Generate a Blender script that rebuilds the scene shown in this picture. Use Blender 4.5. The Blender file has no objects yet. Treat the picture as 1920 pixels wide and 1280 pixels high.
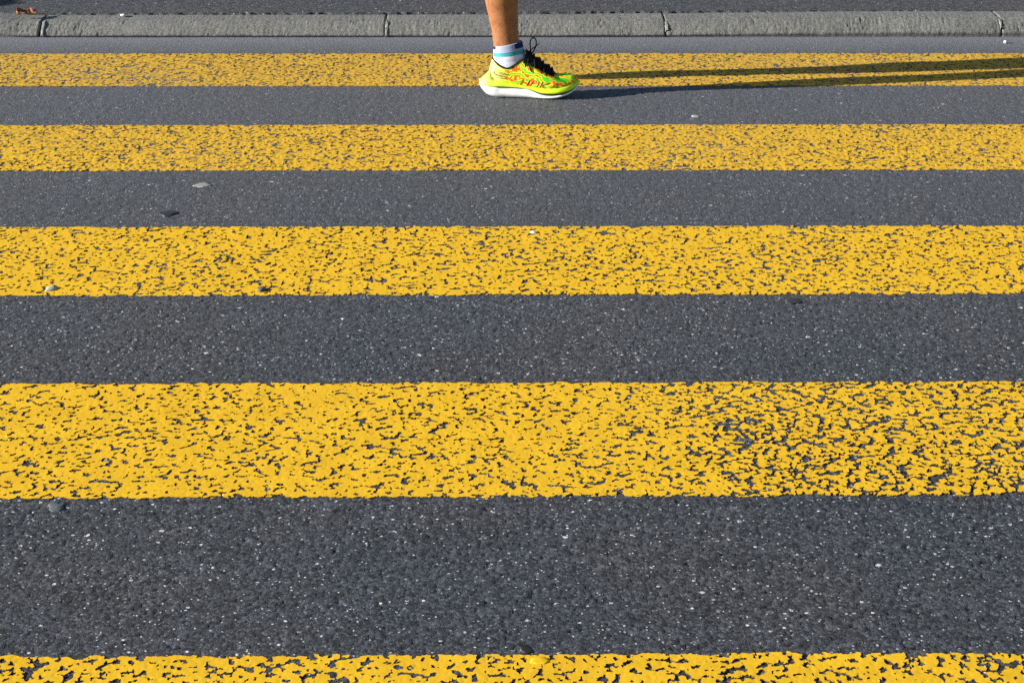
import bpy, bmesh, math, random
import numpy as np
from mathutils import Matrix, Vector
from mathutils.bvhtree import BVHTree

rnd = random.Random(11)
S = bpy.context.scene
COL = S.collection
rad = math.radians

# ------------------------------------------------------------------ camera
CAM_H = 1.2588
cam_data = bpy.data.cameras.new('camera')
cam = bpy.data.objects.new('camera', cam_data)
COL.objects.link(cam)
cam_data.sensor_width = 36.0
cam_data.lens = 36.0 * 3594 / 1920
cam_data.clip_start = 0.05
cam_data.clip_end = 1000
pitch, yaw, roll = rad(19.915), rad(0.869), rad(0.149)
fw = Vector((math.sin(yaw) * math.cos(pitch), math.cos(yaw) * math.cos(pitch), -math.sin(pitch)))
ri = Vector((math.cos(yaw), -math.sin(yaw), 0))
up = ri.cross(fw)
r2 = ri * math.cos(roll) + up * math.sin(roll)
u2 = up * math.cos(roll) - ri * math.sin(roll)
m = Matrix((r2, u2, -fw)).transposed().to_4x4()
m.translation = Vector((0, 0, CAM_H))
cam.matrix_world = m
S.camera = cam

# ------------------------------------------------------------------ light
SUN_EL, SUN_AZ = rad(18.2), rad(10.3)      # shadows run to +x and a little to +y
tosun = Vector((-math.cos(SUN_AZ) * math.cos(SUN_EL), -math.sin(SUN_AZ) * math.cos(SUN_EL), math.sin(SUN_EL)))
sun_data = bpy.data.lights.new('sun', 'SUN')
sun_data.energy = 5.0
sun_data.angle = rad(0.5)
sun_data.color = (1.0, 0.93, 0.82)
sun = bpy.data.objects.new('sun', sun_data)
sun.rotation_euler = tosun.to_track_quat('Z', 'Y').to_euler()
sun.location = (-6, -1, 4)
COL.objects.link(sun)
W = bpy.data.worlds.new('World')
S.world = W
W.use_nodes = True
wn = W.node_tree
sky = wn.nodes.new('ShaderNodeTexSky')
sky.sky_type = 'NISHITA'
sky.sun_disc = False
sky.sun_elevation = SUN_EL
sky.altitude = 450
sky.dust_density = 0.6
sky.sun_rotation = math.atan2(tosun.x, tosun.y)
bg = wn.nodes['Background']
bg.inputs['Strength'].default_value = 0.05
wn.links.new(sky.outputs[0], bg.inputs['Color'])
S.view_settings.view_transform = 'Standard'
S.view_settings.look = 'None'
S.view_settings.gamma = 1
S.view_settings.use_curve_mapping = False
S.view_settings.exposure = 1.26
S.cycles.use_denoising = False
S.cycles.max_bounces = 6
S.cycles.sample_clamp_indirect = 6

# ------------------------------------------------------------------ helpers
def tag(o, label=None, cat=None, group=None, kind=None):
    if label: o['label'] = label
    if cat: o['category'] = cat
    if group: o['group'] = group
    if kind: o['kind'] = kind
    return o

def mesh_obj(name, verts, faces, mat, parent=None, smooth=True):
    me = bpy.data.meshes.new(name)
    me.from_pydata([tuple(map(float, v)) for v in verts], [], [tuple(map(int, f)) for f in faces])
    me.update()
    if smooth:
        me.polygons.foreach_set('use_smooth', [True] * len(me.polygons))
    o = bpy.data.objects.new(name, me)
    COL.objects.link(o)
    if mat: me.materials.append(mat)
    if parent: o.parent = parent
    return o

def grid_obj(name, X, Y, Z, mat, parent=None, keep=None):
    """height field over arbitrary axes, written straight into the mesh arrays"""
    ny, nx = Z.shape
    co = np.empty((ny * nx, 3), np.float32)
    co[:, 0] = X.ravel(); co[:, 1] = Y.ravel(); co[:, 2] = Z.ravel()
    i = np.arange(nx - 1)[None, :] + (np.arange(ny - 1) * nx)[:, None]
    q = np.stack([i, i + 1, i + 1 + nx, i + nx], -1).reshape(-1, 4)
    if keep is not None:
        q = q[keep.ravel()]
        used = np.zeros(len(co), bool); used[q.ravel()] = True
        remap = np.cumsum(used) - 1
        co = co[used]; q = remap[q]
    q = np.ascontiguousarray(q, np.int32)
    me = bpy.data.meshes.new(name)
    me.vertices.add(len(co)); me.vertices.foreach_set('co', co.ravel())
    me.loops.add(q.size); me.loops.foreach_set('vertex_index', q.ravel())
    me.polygons.add(len(q))
    me.polygons.foreach_set('loop_start', np.arange(0, q.size, 4, dtype=np.int32))
    me.polygons.foreach_set('use_smooth', np.ones(len(q), bool))
    me.update(calc_edges=True)
    me.materials.append(mat)
    o = bpy.data.objects.new(name, me)
    COL.objects.link(o)
    if parent: o.parent = parent
    return o

_rs = np.random.RandomState(5)
_ang = _rs.rand(65536).astype(np.float32) * 2 * np.pi
_gx, _gy = np.cos(_ang), np.sin(_ang)
_rv = _rs.rand(65536).astype(np.float32)
def _hash(ix, iy, seed):
    h = (ix * 374761393 + iy * 668265263 + seed * 974634777) & 0xffffffff
    h = ((h ^ (h >> 13)) * 1274126177) & 0xffffffff
    return (h ^ (h >> 16)) & 65535

def perlin(X, Y, scale, seed=0, ang=0.5):
    ca, sa = math.cos(ang + seed), math.sin(ang + seed)
    x = (X * ca - Y * sa) / scale + 31.7 * seed; y = (X * sa + Y * ca) / scale - 17.3 * seed
    fx = np.floor(x); fy = np.floor(y)
    ix = fx.astype(np.int64); iy = fy.astype(np.int64)
    dx = (x - fx).astype(np.float32); dy = (y - fy).astype(np.float32)
    u = dx * dx * dx * (dx * (dx * 6 - 15) + 10); v = dy * dy * dy * (dy * (dy * 6 - 15) + 10)
    def g(a, b):
        h = _hash(ix + a, iy + b, seed)
        return _gx[h] * (dx - a) + _gy[h] * (dy - b)
    a = g(0, 0); b = g(1, 0); c = g(0, 1); d = g(1, 1)
    return ((a + (b - a) * u) * (1 - v) + (c + (d - c) * u) * v) * 1.5

def stones(X, Y, scale, seed=0):
    """cell noise: distance to the nearest and second stone, and its random value"""
    x = X / scale; y = Y / scale
    ix = np.floor(x).astype(np.int64); iy = np.floor(y).astype(np.int64)
    f1 = np.full(X.shape, 9, np.float32); f2 = f1.copy(); rv = np.zeros(X.shape, np.float32)
    for a in (-1, 0, 1):
        for b in (-1, 0, 1):
            h = _hash(ix + a, iy + b, seed)
            px = ix + a + 0.1 + 0.8 * _rv[h]; py = iy + b + 0.1 + 0.8 * _rv[(h * 7 + 13) & 65535]
            d = np.sqrt((x - px) ** 2 + (y - py) ** 2).astype(np.float32)
            near = d < f1
            f2 = np.where(near, f1, np.minimum(f2, d))
            rv = np.where(near, _rv[(h * 3 + 5) & 65535], rv)
            f1 = np.where(near, d, f1)
    return f1, f2, rv

def sstep(a, b, x):
    t = np.clip((x - a) / (b - a), 0, 1)
    return t * t * (3 - 2 * t)

def axis(lo, hi, step, out_lo, out_hi, grow=2.0, most=1e9):
    """fine steps between lo and hi, then ever longer steps out to out_lo and out_hi"""
    a = list(np.linspace(lo, hi, int(round((hi - lo) / step)) + 1))
    s = step; v = hi
    while v < out_hi:
        s = min(s * grow, most); v = min(v + s, out_hi); a.append(v)
    s = step; v = lo
    while v > out_lo:
        s = min(s * grow, most); v = max(v - s, out_lo); a.insert(0, v)
    return np.array(a)

# ------------------------------------------------------------------ materials
def new_mat(name):
    mt = bpy.data.materials.new(name); mt.use_nodes = True
    nt = mt.node_tree
    return mt, nt, nt.nodes['Principled BSDF']

class N:
    def __init__(s, nt): s.nt = nt
    def n(s, t, **k):
        nd = s.nt.nodes.new(t)
        for a, b in k.items(): setattr(nd, a, b)
        return nd
    def val(s, sock, v):
        if hasattr(v, 'links') or isinstance(v, bpy.types.NodeSocket): s.nt.links.new(v, sock)
        else: sock.default_value = v
    def coord(s):
        return s.n('ShaderNodeTexCoord').outputs['Object']
    def noise(s, co, scale, detail=4, rough=0.55, dist=0.0):
        t = s.n('ShaderNodeTexNoise'); s.val(t.inputs['Vector'], co)
        t.inputs['Scale'].default_value = scale; t.inputs['Detail'].default_value = detail
        t.inputs['Roughness'].default_value = rough; t.inputs['Distortion'].default_value = dist
        return t.outputs['Fac']
    def voro(s, co, scale, feature='F1', out='Distance'):
        t = s.n('ShaderNodeTexVoronoi'); t.feature = feature
        s.val(t.inputs['Vector'], co); t.inputs['Scale'].default_value = scale
        return t.outputs[out]
    def ramp(s, fac, stops, interp='LINEAR'):
        r = s.n('ShaderNodeValToRGB'); s.val(r.inputs['Fac'], fac)
        cr = r.color_ramp; cr.interpolation = interp
        while len(cr.elements) < len(stops): cr.elements.new(0.5)
        for e, (p, c) in zip(cr.elements, stops):
            e.position = p
            e.color = (c, c, c, 1) if isinstance(c, (int, float)) else (*c, 1)
        return r.outputs['Color']
    def mix(s, fac, a, b, mode='MIX'):
        t = s.n('ShaderNodeMix'); t.data_type = 'RGBA'; t.blend_type = mode
        s.val(t.inputs[0], fac)
        for k, v in ((6, a), (7, b)):
            s.val(t.inputs[k], v if isinstance(v, bpy.types.NodeSocket) else (*v, 1))
        return t.outputs[2]
    def math(s, op, a, b=0.0, c=0.0, clamp=False):
        t = s.n('ShaderNodeMath', operation=op, use_clamp=clamp)
        s.val(t.inputs[0], a); s.val(t.inputs[1], b); s.val(t.inputs[2], c)
        return t.outputs[0]
    def bump(s, h, strength, dist, normal=None):
        b = s.n('ShaderNodeBump'); s.val(b.inputs['Height'], h)
        b.inputs['Strength'].default_value = strength; b.inputs['Distance'].default_value = dist
        if normal is not None: s.val(b.inputs['Normal'], normal)
        return b.outputs[0]
    def xyz(s, co):
        t = s.n('ShaderNodeSeparateXYZ'); s.val(t.inputs[0], co)
        return t.outputs

def asphalt(name, dark, light, chip_share=0.05, gutter=False, chip=(0.50, 0.50, 0.52)):
    mt, nt, p = new_mat(name); g = N(nt); co = g.coord()
    # every stone of the mix has its own grey
    cell = g.voro(co, 190, out='Color'); cx = g.xyz(cell)
    base = g.ramp(cx[0], [(0.0, dark), (0.55, [(a + b) / 2 for a, b in zip(dark, light)]), (1.0, light)])
    fine = g.noise(co, 520, 3, 0.7)
    base = g.mix(0.75, base, g.ramp(fine, [(0.30, 0.10), (0.70, 1.9)]), 'MULTIPLY')
    # brownish and bluish drifts, dusty and worn patches
    drift = g.noise(co, 2.3, 5, 0.6)
    base = g.mix(1.0, base, g.ramp(drift, [(0.3, (0.88, 0.97, 1.04)), (0.7, (1.14, 1.02, 1.00))]), 'MULTIPLY')
    wear = g.noise(co, 9, 4, 0.6)
    base = g.mix(0.6, base, g.ramp(wear, [(0.3, 0.82), (0.7, 1.18)]), 'MULTIPLY')
    grain = g.noise(co, 95, 4, 0.8)
    base = g.mix(0.8, base, g.ramp(grain, [(0.32, 0.45), (0.68, 1.55)]), 'MULTIPLY')
    patch = g.noise(co, 42, 5, 0.75)
    base = g.mix(0.8, base, g.ramp(patch, [(0.34, 0.46), (0.66, 1.55)]), 'MULTIPLY')
    # pale chips in three sizes
    for sc, share, r in ((120, chip_share, 0.30), (72, chip_share * 0.22, 0.30), (230, chip_share * 1.3, 0.34)):
        d = g.voro(co, sc); c = g.xyz(g.voro(co, sc, out='Color'))
        wob = g.math('MULTIPLY_ADD', g.noise(co, sc * 2.2, 2), 0.3, -0.15)
        inside = g.math('LESS_THAN', g.math('ADD', d, wob), r)
        chosen = g.math('LESS_THAN', c[1], share)
        tone = g.mix(g.math('POWER', c[2], 1.6), [v * 0.28 for v in chip], chip)
        base = g.mix(g.math('MULTIPLY', inside, chosen), base, tone)
    if gutter:   # the strip along the kerb has a smooth, pale film of dried silt
        y = g.xyz(co)[1]
        edge = g.math('ADD', y, g.math('MULTIPLY_ADD', g.noise(co, 7, 4), 0.14, -0.07))
        f = g.math('DIVIDE', g.math('SUBTRACT', edge, 6.26), 0.24, clamp=True)
        lo = g.mix(0.25, (0.205, 0.235, 0.275), base)
        base = g.mix(g.math('MULTIPLY', f, 0.9), base, lo)
        # paler with distance: grazing sky sheen painted into the colour, with some dust
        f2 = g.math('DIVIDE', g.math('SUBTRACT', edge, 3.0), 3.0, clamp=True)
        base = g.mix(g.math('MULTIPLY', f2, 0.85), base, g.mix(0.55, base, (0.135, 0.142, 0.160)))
    # bitumen spots and smears on the road surface
    spot = g.noise(co, 5.5, 3, 0.5)
    base = g.mix(g.ramp(spot, [(0.72, 0.0), (0.80, 0.55)]), base, (0.022, 0.022, 0.024))
    nt.links.new(base, p.inputs['Base Color'])
    p.inputs['Roughness'].default_value = 0.78
    p.inputs['Specular IOR Level'].default_value = 0.35
    h = g.math('ADD', g.math('MULTIPLY', g.voro(co, 190), -0.6), fine)
    nt.links.new(g.bump(h, 1.0, 0.0036), p.inputs['Normal'])
    return mt

M = {}
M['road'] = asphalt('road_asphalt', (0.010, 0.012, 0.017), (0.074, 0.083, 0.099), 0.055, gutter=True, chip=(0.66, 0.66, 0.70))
M['walk'] = asphalt('sidewalk_asphalt', (0.028, 0.029, 0.034), (0.085, 0.088, 0.098), 0.035)

def paint_mat():
    mt, nt, p = new_mat('yellow_road_paint'); g = N(nt); co = g.coord()
    z = g.xyz(co)
    n1 = g.noise(co, 14, 5, 0.6)
    c = g.ramp(n1, [(0.3, (0.630, 0.374, 0.012)), (0.7, (0.730, 0.444, 0.018))])
    n2 = g.noise(co, 170, 4, 0.7)
    c = g.mix(0.5, c, g.ramp(n2, [(0.3, (0.82, 0.78, 0.7)), (0.7, (1.08, 1.08, 1.08))]), 'MULTIPLY')
    # tyre dirt rubbed into the far stripe and, less, the ones before it
    grime = g.math('MULTIPLY', g.math('DIVIDE', g.math('SUBTRACT', z[1], 4.2), 1.9, clamp=True),
                   g.ramp(g.noise(co, 60, 5, 0.75), [(0.36, 0.05), (0.64, 0.85)]))
    c = g.mix(grime, c, (0.30, 0.19, 0.060))
    nt.links.new(c, p.inputs['Base Color'])
    p.inputs['Roughness'].default_value = 0.8
    p.inputs['Specular IOR Level'].default_value = 0.15
    nt.links.new(g.bump(n2, 0.35, 0.0007), p.inputs['Normal'])
    return mt
M['paint'] = paint_mat()

def concrete(name, a, b):
    mt, nt, p = new_mat(name); g = N(nt); co = g.coord()
    c = g.ramp(g.noise(co, 260, 4, 0.75), [(0.34, a), (0.66, b)])
    c = g.mix(0.8, c, g.ramp(g.noise(co, 85, 5, 0.8), [(0.3, 0.55), (0.7, 1.45)]), 'MULTIPLY')
    c = g.mix(0.8, c, g.ramp(g.noise(co, 6, 5, 0.65), [(0.3, (0.78, 0.77, 0.74)), (0.7, (1.14, 1.12, 1.08))]), 'MULTIPLY')
    sp = g.noise(co, 620, 2, 0.6)
    c = g.mix(g.ramp(sp, [(0.66, 0.0), (0.70, 0.8)]), c, (0.05, 0.05, 0.05))
    stain = g.noise(co, 3.1, 4, 0.6)
    c = g.mix(g.ramp(stain, [(0.62, 0.0), (0.74, 0.45)]), c, (0.09, 0.085, 0.08))
    nt.links.new(c, p.inputs['Base Color'])
    p.inputs['Roughness'].default_value = 0.85
    p.inputs['Specular IOR Level'].default_value = 0.3
    nt.links.new(g.bump(g.noise(co, 150, 6, 0.8), 1.0, 0.0045), p.inputs['Normal'])
    return mt
M['kerb'] = concrete('kerb_concrete', (0.078, 0.082, 0.085), (0.232, 0.240, 0.240))
M['mortar'] = concrete('joint_mortar', (0.20, 0.20, 0.195), (0.34, 0.34, 0.33))

def plain(name, col, rough=0.6, spec=0.4, bump=None, var=0.12, vscale=60, sheen=0.0):
    mt, nt, p = new_mat(name); g = N(nt); co = g.coord()
    n = g.noise(co, vscale, 5, 0.65)
    c = g.mix(1.0, col, g.ramp(n, [(0.25, 1 - var), (0.75, 1 + var)]), 'MULTIPLY')
    nt.links.new(c, p.inputs['Base Color'])
    p.inputs['Roughness'].default_value = rough
    p.inputs['Specular IOR Level'].default_value = spec
    if sheen: p.inputs['Sheen Weight'].default_value = sheen
    if bump:
        nt.links.new(g.bump(g.noise(co, bump[0], 3, 0.6), bump[1], bump[2]), p.inputs['Normal'])
    return mt

M['paint_edge'] = plain('dimmed_broken_paint_edge', (0.20, 0.118, 0.018), 0.9, 0.1)  # edge colour darkened to cancel bright rims where the sun strikes

# ------------------------------------------------------------------ road
def road_height(X, Y):
    f1, f2, rv = stones(X, Y, 0.0075, 3)
    z = 0.0006 * (rv - 0.5) - 0.0009 * f1 * f1
    z += 0.00035 * perlin(X, Y, 0.0085, 1) + 0.0004 * perlin(X, Y, 0.021, 2)
    deep = sstep(0.34, 0.56, perlin(X + 0.004 * perlin(X, Y, 0.009, 14), Y + 0.004 * perlin(X, Y, 0.009, 15), 0.0085, 6) + 0.25 * perlin(X, Y, 0.0042, 16)) * 0.0019
    z = z - deep
    smooth = sstep(6.20, 6.34, Y + 0.05 * perlin(X, Y, 0.15, 9))
    z = z * (1 - 0.6 * smooth) + 0.0008 * perlin(X, Y, 0.5, 8)
    return z.astype(np.float32) - 0.0004

def field(xs, ys, fn, inside):
    X, Y = np.meshgrid(xs.astype(np.float32), ys.astype(np.float32))
    Z = fn(X, Y)
    x0, x1, y0, y1 = inside
    e = 1e-4
    mask = (X > x0 + e) & (X < x1 - e) & (Y > y0 + e) & (Y < y1 - e)
    return X, Y, np.where(mask, Z, 0).astype(np.float32)

road = tag(bpy.data.objects.new('road', None), kind='structure')
COL.objects.link(road)
bpy.data.objects.remove(road)
parts = []
xs = axis(-1.25, 1.3, 0.0035, -90, 90); ys = axis(1.75, 4.0, 0.0058, -60, 4.0)
near = field(xs, ys, road_height, (-1.25, 1.3, 1.75, 4.01))
xs = axis(-2.1, 2.25, 0.0055, -90, 90); ys = axis(4.0, 6.56, 0.010, 4.0, 6.56)
far = field(xs, ys, road_height, (-2.1, 2.25, 3.99, 6.57))
road = grid_obj('road', *near, M['road']); tag(road, kind='structure')
farroad = grid_obj('road', *far, M['road'], road)
farroad.name = 'carriageway_edge'

# ------------------------------------------------------------------ painted stripes
def cells3(X, Y, scale, seed=0):
    """cell noise with the distances to the three nearest points"""
    x = X / scale; y = Y / scale
    ix = np.floor(x).astype(np.int64); iy = np.floor(y).astype(np.int64)
    f1 = np.full(X.shape, 9, np.float32); f2 = f1.copy(); f3 = f1.copy()
    for a in (-1, 0, 1):
        for b in (-1, 0, 1):
            h = _hash(ix + a, iy + b, seed)
            px = ix + a + 0.02 + 0.96 * _rv[h]; py = iy + b + 0.02 + 0.96 * _rv[(h * 7 + 13) & 65535]
            d = np.sqrt((x - px) ** 2 + (y - py) ** 2).astype(np.float32)
            lo = np.minimum(d, f1); d = np.maximum(d, f1); f1 = lo
            lo = np.minimum(d, f2); d = np.maximum(d, f2); f2 = lo
            f3 = np.minimum(f3, d)
    return f1, f2, f3

def paint_field(X, Y, wornright, base, seed, edge0, edge1):
    """positive where the stripe is bare: ragged cracks, star-shaped gaps where they meet, pinholes"""
    wx = X + 0.0045 * perlin(X, Y, 0.020, 20 + seed) + 0.0022 * perlin(X, Y, 0.0065, 21 + seed)
    wy = Y + 0.0045 * perlin(X, Y, 0.020, 40 + seed) + 0.0022 * perlin(X, Y, 0.0065, 41 + seed)
    big = perlin(X, Y, 0.26, 60 + seed)
    mid = perlin(X, Y, 0.060, 61 + seed)
    n2 = perlin(X, Y, 0.024, 63 + seed)
    n3 = perlin(wx, wy, 0.0060, 66 + seed)
    n4 = perlin(X, Y, 0.0120, 67 + seed)
    worn = base + 0.05 * big + wornright * sstep(0.05, 0.55, X)
    hole = 0.9 * (n3 + 0.35 * n4 - 0.66 + 0.8 * worn)
    for sc, sd, wj, wc, k in ((0.085, 4, 0.11, 0.055, 1.0), (0.040, 1, 0.25, 0.115, 1.0), (0.020, 2, 0.30, 0.070, 1.0), (0.012, 3, 0.24, 0.0, 1.0)):
        f1, f2, f3 = cells3(wx, wy, sc, sd + seed)
        md = np.clip(0.12 + 2.2 * worn + 0.22 * mid + 0.50 * n2 + 1.0 * n4, 0, 1.5) * k
        mj = np.clip(0.24 + 2.2 * worn + 0.22 * mid + 0.40 * n2 + 1.1 * n4, 0, 1.9) * k
        hole = np.maximum(hole, np.maximum(wj * mj - (f3 - f1), wc * md - (f2 - f1)) * 1.0)
    ragged = 0.0058 * perlin(X, Y, 0.020, 70 + seed) + 0.0042 * perlin(X, Y, 0.07, 71 + seed) - 0.002 + 0.0022 * perlin(X, Y, 0.006, 72 + seed)
    inside = np.minimum(Y - edge0, edge1 - Y) + ragged
    return np.maximum(hole * 0.03, -inside)

def paint_sheet(name, xs, ys, args, mat, top=0.0006, foot=-0.0022):
    """thin coat: a sheet cut along the bare gaps, with vertical broken edges down to the road"""
    X, Y = np.meshgrid(xs.astype(np.float32), ys.astype(np.float32))
    h = paint_field(X, Y, *args)
    keep = (h[:-1, :-1] + h[1:, :-1] + h[:-1, 1:] + h[1:, 1:]) < 0
    gy_, gx_ = np.gradient(h, Y[:, 0].astype(float), X[0].astype(float))
    g2 = gx_ * gx_ + gy_ * gy_ + 1e-6
    sx = np.gradient(X[0])[None, :] * 0.55; sy = np.gradient(Y[:, 0])[:, None] * 0.55
    k4 = np.zeros((h.shape[0] + 1, h.shape[1] + 1), np.int8); k4[1:-1, 1:-1] = keep
    cnt = k4[:-1, :-1] + k4[1:, :-1] + k4[:-1, 1:] + k4[1:, 1:]
    edge = (cnt > 0) & (cnt < 4)
    Xs = np.where(edge, X - np.clip(h * gx_ / g2, -sx, sx), X); Ys = np.where(edge, Y - np.clip(h * gy_ / g2, -sy, sy), Y)
    far = float(sstep(3.5, 5.5, ys[0]))
    Z = top + (0.00014 + 0.0005 * far) * perlin(X, Y, 0.010, 91) + 0.00025 * perlin(X, Y, 0.05, 92)
    Z -= (0.00030 + 0.0014 * far) * sstep(0.30 - 0.20 * far, 0.60, perlin(X + 0.003 * perlin(X, Y, 0.012, 94), Y + 0.004 * perlin(X, Y, 0.012, 95), 0.0065 + 0.0030 * far, 93))
    Z = np.maximum(Z, -0.0004)
    ny, nx = h.shape
    co = np.stack([Xs.ravel(), Ys.ravel(), Z.ravel()], 1).astype(np.float32)
    i = np.arange(nx - 1)[None, :] + (np.arange(ny - 1) * nx)[:, None]
    q = np.stack([i, i + 1, i + 1 + nx, i + nx], -1).reshape(-1, 4)[keep.ravel()]
    e = np.concatenate([q[:, [0, 1]], q[:, [1, 2]], q[:, [2, 3]], q[:, [3, 0]]]).astype(np.int64)
    n = len(co)
    rim = e[~np.isin(e[:, 0] * n + e[:, 1], e[:, 1] * n + e[:, 0])]
    used, inv = np.unique(q, return_inverse=True); q = inv.reshape(q.shape)
    rv, rinv = np.unique(rim, return_inverse=True); rinv = rinv.reshape(rim.shape)
    low = co[rv].copy(); low[:, 2] = foot
    base = len(used); m = len(rv)
    skirt = np.stack([rinv[:, 1] + base, rinv[:, 0] + base, rinv[:, 0] + base + m, rinv[:, 1] + base + m], 1)
    co = np.concatenate([co[used], co[rv], low]); q = np.ascontiguousarray(np.concatenate([q, skirt]), np.int32)
    me = bpy.data.meshes.new(name)
    me.vertices.add(len(co)); me.vertices.foreach_set('co', np.ascontiguousarray(co, np.float32).ravel())
    me.loops.add(q.size); me.loops.foreach_set('vertex_index', q.ravel())
    me.polygons.add(len(q)); me.polygons.foreach_set('loop_start', np.arange(0, q.size, 4, dtype=np.int32))
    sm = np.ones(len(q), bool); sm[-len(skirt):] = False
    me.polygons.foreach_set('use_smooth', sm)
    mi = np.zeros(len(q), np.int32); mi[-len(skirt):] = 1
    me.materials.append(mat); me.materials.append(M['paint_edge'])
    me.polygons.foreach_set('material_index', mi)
    me.update(calc_edges=True)
    o = bpy.data.objects.new(name, me); COL.objects.link(o)
    return o

STRIPES = [  # near edge, dense x range, dx, dy, extra wear on the right, label
    (5.7547, -1.95, 2.1, 0.0034, 0.0056, 0.00, 0.075, 'farthest yellow stripe, browned by dirt, with the runner and the leg shadows on it'),
    (4.7547, -1.7, 1.85, 0.0029, 0.0048, 0.00, 0.075, 'yellow painted stripe just in front of the runner, second nearest the kerb'),
    (3.7547, -1.4, 1.55, 0.0023, 0.0042, 0.02, 0.06, 'middle yellow stripe of the crossing with a grey pebble lying on its left end'),
    (2.7547, -1.15, 1.25, 0.0018, 0.0030, 0.14, 0.025, 'broad cracked yellow stripe in the foreground, paint worn away towards its right end'),
    (1.7547, -0.95, 1.05, 0.0018, 0.0030, 0.04, 0.06, 'nearest yellow stripe, cut off by the bottom edge of the picture'),
]
for k, (y0, xa, xb, dx, dy, wr, wb, label) in enumerate(STRIPES):
    xs = axis(xa, xb, dx, -2.6, 2.8, 1.03, 0.011)
    lo = y0 - 0.012 if k < 4 else 1.98
    ys = np.arange(lo, y0 + 0.512, dy)
    if k == 4: ys = np.concatenate([[1.745, 1.80, 1.86, 1.92], ys])
    o = paint_sheet('crosswalk_stripe', xs, ys, (wr, wb, 3 * k, y0, y0 + 0.5), M['paint'])
    tag(o, label, 'road marking', 'yellow stripes of the crosswalk')

# ------------------------------------------------------------------ kerb and pavement
KY = 6.532
kerb = bpy.data.objects.new('kerb', None); COL.objects.link(kerb); kerb.location = (0, KY, 0)
tag(kerb, kind='structure')
JX = [-2.75, -1.517, -0.338, 0.624, 1.781, 2.95]
def lip(x):
    return 0.0055 + 0.0095 * float(sstep(0.15, 1.5, x)) + 0.010 * float(sstep(-1.56, -1.70, x))
for k in range(5):
    xa, xb = JX[k] + 0.0022, JX[k + 1] - 0.0022
    if k == 0: xb -= 0.004
    nx = int((xb - xa) / 0.0034)
    verts, faces = [], []
    us = np.concatenate([[xa], np.linspace(xa + 0.004, xb - 0.004, nx), [xb]])
    tilt = rnd.uniform(-0.0015, 0.0015)
    for i, x in enumerate(us):
        end = 0.0018 if i in (0, len(us) - 1) else 0.0
        l = lip(x); rise = 0.0035 * float(sstep(-1.2, 1.8, x)) + tilt * (x - xa)
        prof = [(0.016, -0.05), (0.0055, -0.002), (0.0030, l * 0.6), (0.0, l)]
        for t in np.linspace(0.10, 1, 8):      # battered, hammered front
            prof.append((0.052 * t ** 1.25, l + 0.040 * t ** 0.92 + rise * t))
        zt = l + 0.040 + rise
        for t in np.linspace(0.12, 1, 7):
            prof.append((0.052 + 0.10 * t, zt + 0.004 * t))
        prof.append((0.156, zt - 0.002)); prof.append((0.156, -0.05))
        for q, (y, z) in enumerate(prof):
            verts.append((x, y + end * (1 if q < 10 else 0), z - end))
    va = np.array(verts, np.float32).reshape(len(us), -1, 3)
    vx, vs = va[:, :, 0], va[:, :, 1] * 1.2 + va[:, :, 2] * 1.2
    rough = np.zeros_like(vx); rough[:, 2:20] = 1.0
    chis = np.zeros_like(vx); chis[:, 3:14] = 1.0       # upright chisel marks on the front
    patchy = sstep(-0.25, 0.35, perlin(vx, vs, 0.16, 84 + k))
    nz = 0.0013 * perlin(vx, vs, 0.013, 80) + 0.0016 * perlin(vx, vs, 0.06, 81) + 0.0011 * perlin(vx, vs, 0.0055, 82)
    groove = -np.abs(perlin(vx, vs * 0.22, 0.0085, 83)) * 0.0036 * patchy
    d = rough * nz + chis * groove
    va[:, :, 1] -= 0.75 * d; va[:, :, 2] += 0.8 * d
    verts = va.reshape(-1, 3)
    npf = 21
    for i in range(len(us) - 1):
        for q in range(npf - 1):
            a = i * npf + q
            faces.append((a, a + npf, a + npf + 1, a + 1))
    faces.append(tuple(range(npf))[::1])
    b = (len(us) - 1) * npf
    faces.append(tuple(b + q for q in reversed(range(npf))))
    o = mesh_obj('kerb_stone', verts, faces, M['kerb'], kerb)
# mortar left in the joints
def mortar(x, w, y0, y1, drop, seed, z0=0.0, z1=1.0):
    r = random.Random(seed); v = []; f = []
    n = 9
    for i in range(n):
        t = z0 + (z1 - z0) * i / (n - 1)
        yy = y0 + (y1 - y0) * t
        l = lip(x)
        zz = l + 0.040 * min(1, yy / 0.052) ** 0.72 - drop
        a = w * r.uniform(0.6, 1.0)
        for s, dz in ((-1, -0.006), (-0.6, 0.0015), (0.6, 0.001), (1, -0.006)):
            v.append((x + s * a + r.uniform(-.001, .001), yy - 0.004 + r.uniform(-.001, .001), zz + dz + r.uniform(-.001, .001)))
    for i in range(n - 1):
        for q in range(3):
            a = i * 4 + q; f.append((a, a + 1, a + 5, a + 4))
    return mesh_obj('joint_mortar', v, f, M['mortar'], kerb, smooth=False)
mortar(JX[1] + 0.009, 0.006, 0.0, 0.075, -0.001, 1)
mortar(JX[2] + 0.004, 0.006, 0.0, 0.10, 0.0, 2, 0.0, 0.9)
mortar(JX[3] + 0.004, 0.007, 0.004, 0.09, 0.0, 3, 0.1, 0.9)
mortar(JX[4], 0.006, 0.012, 0.15, -0.001, 4)

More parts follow.
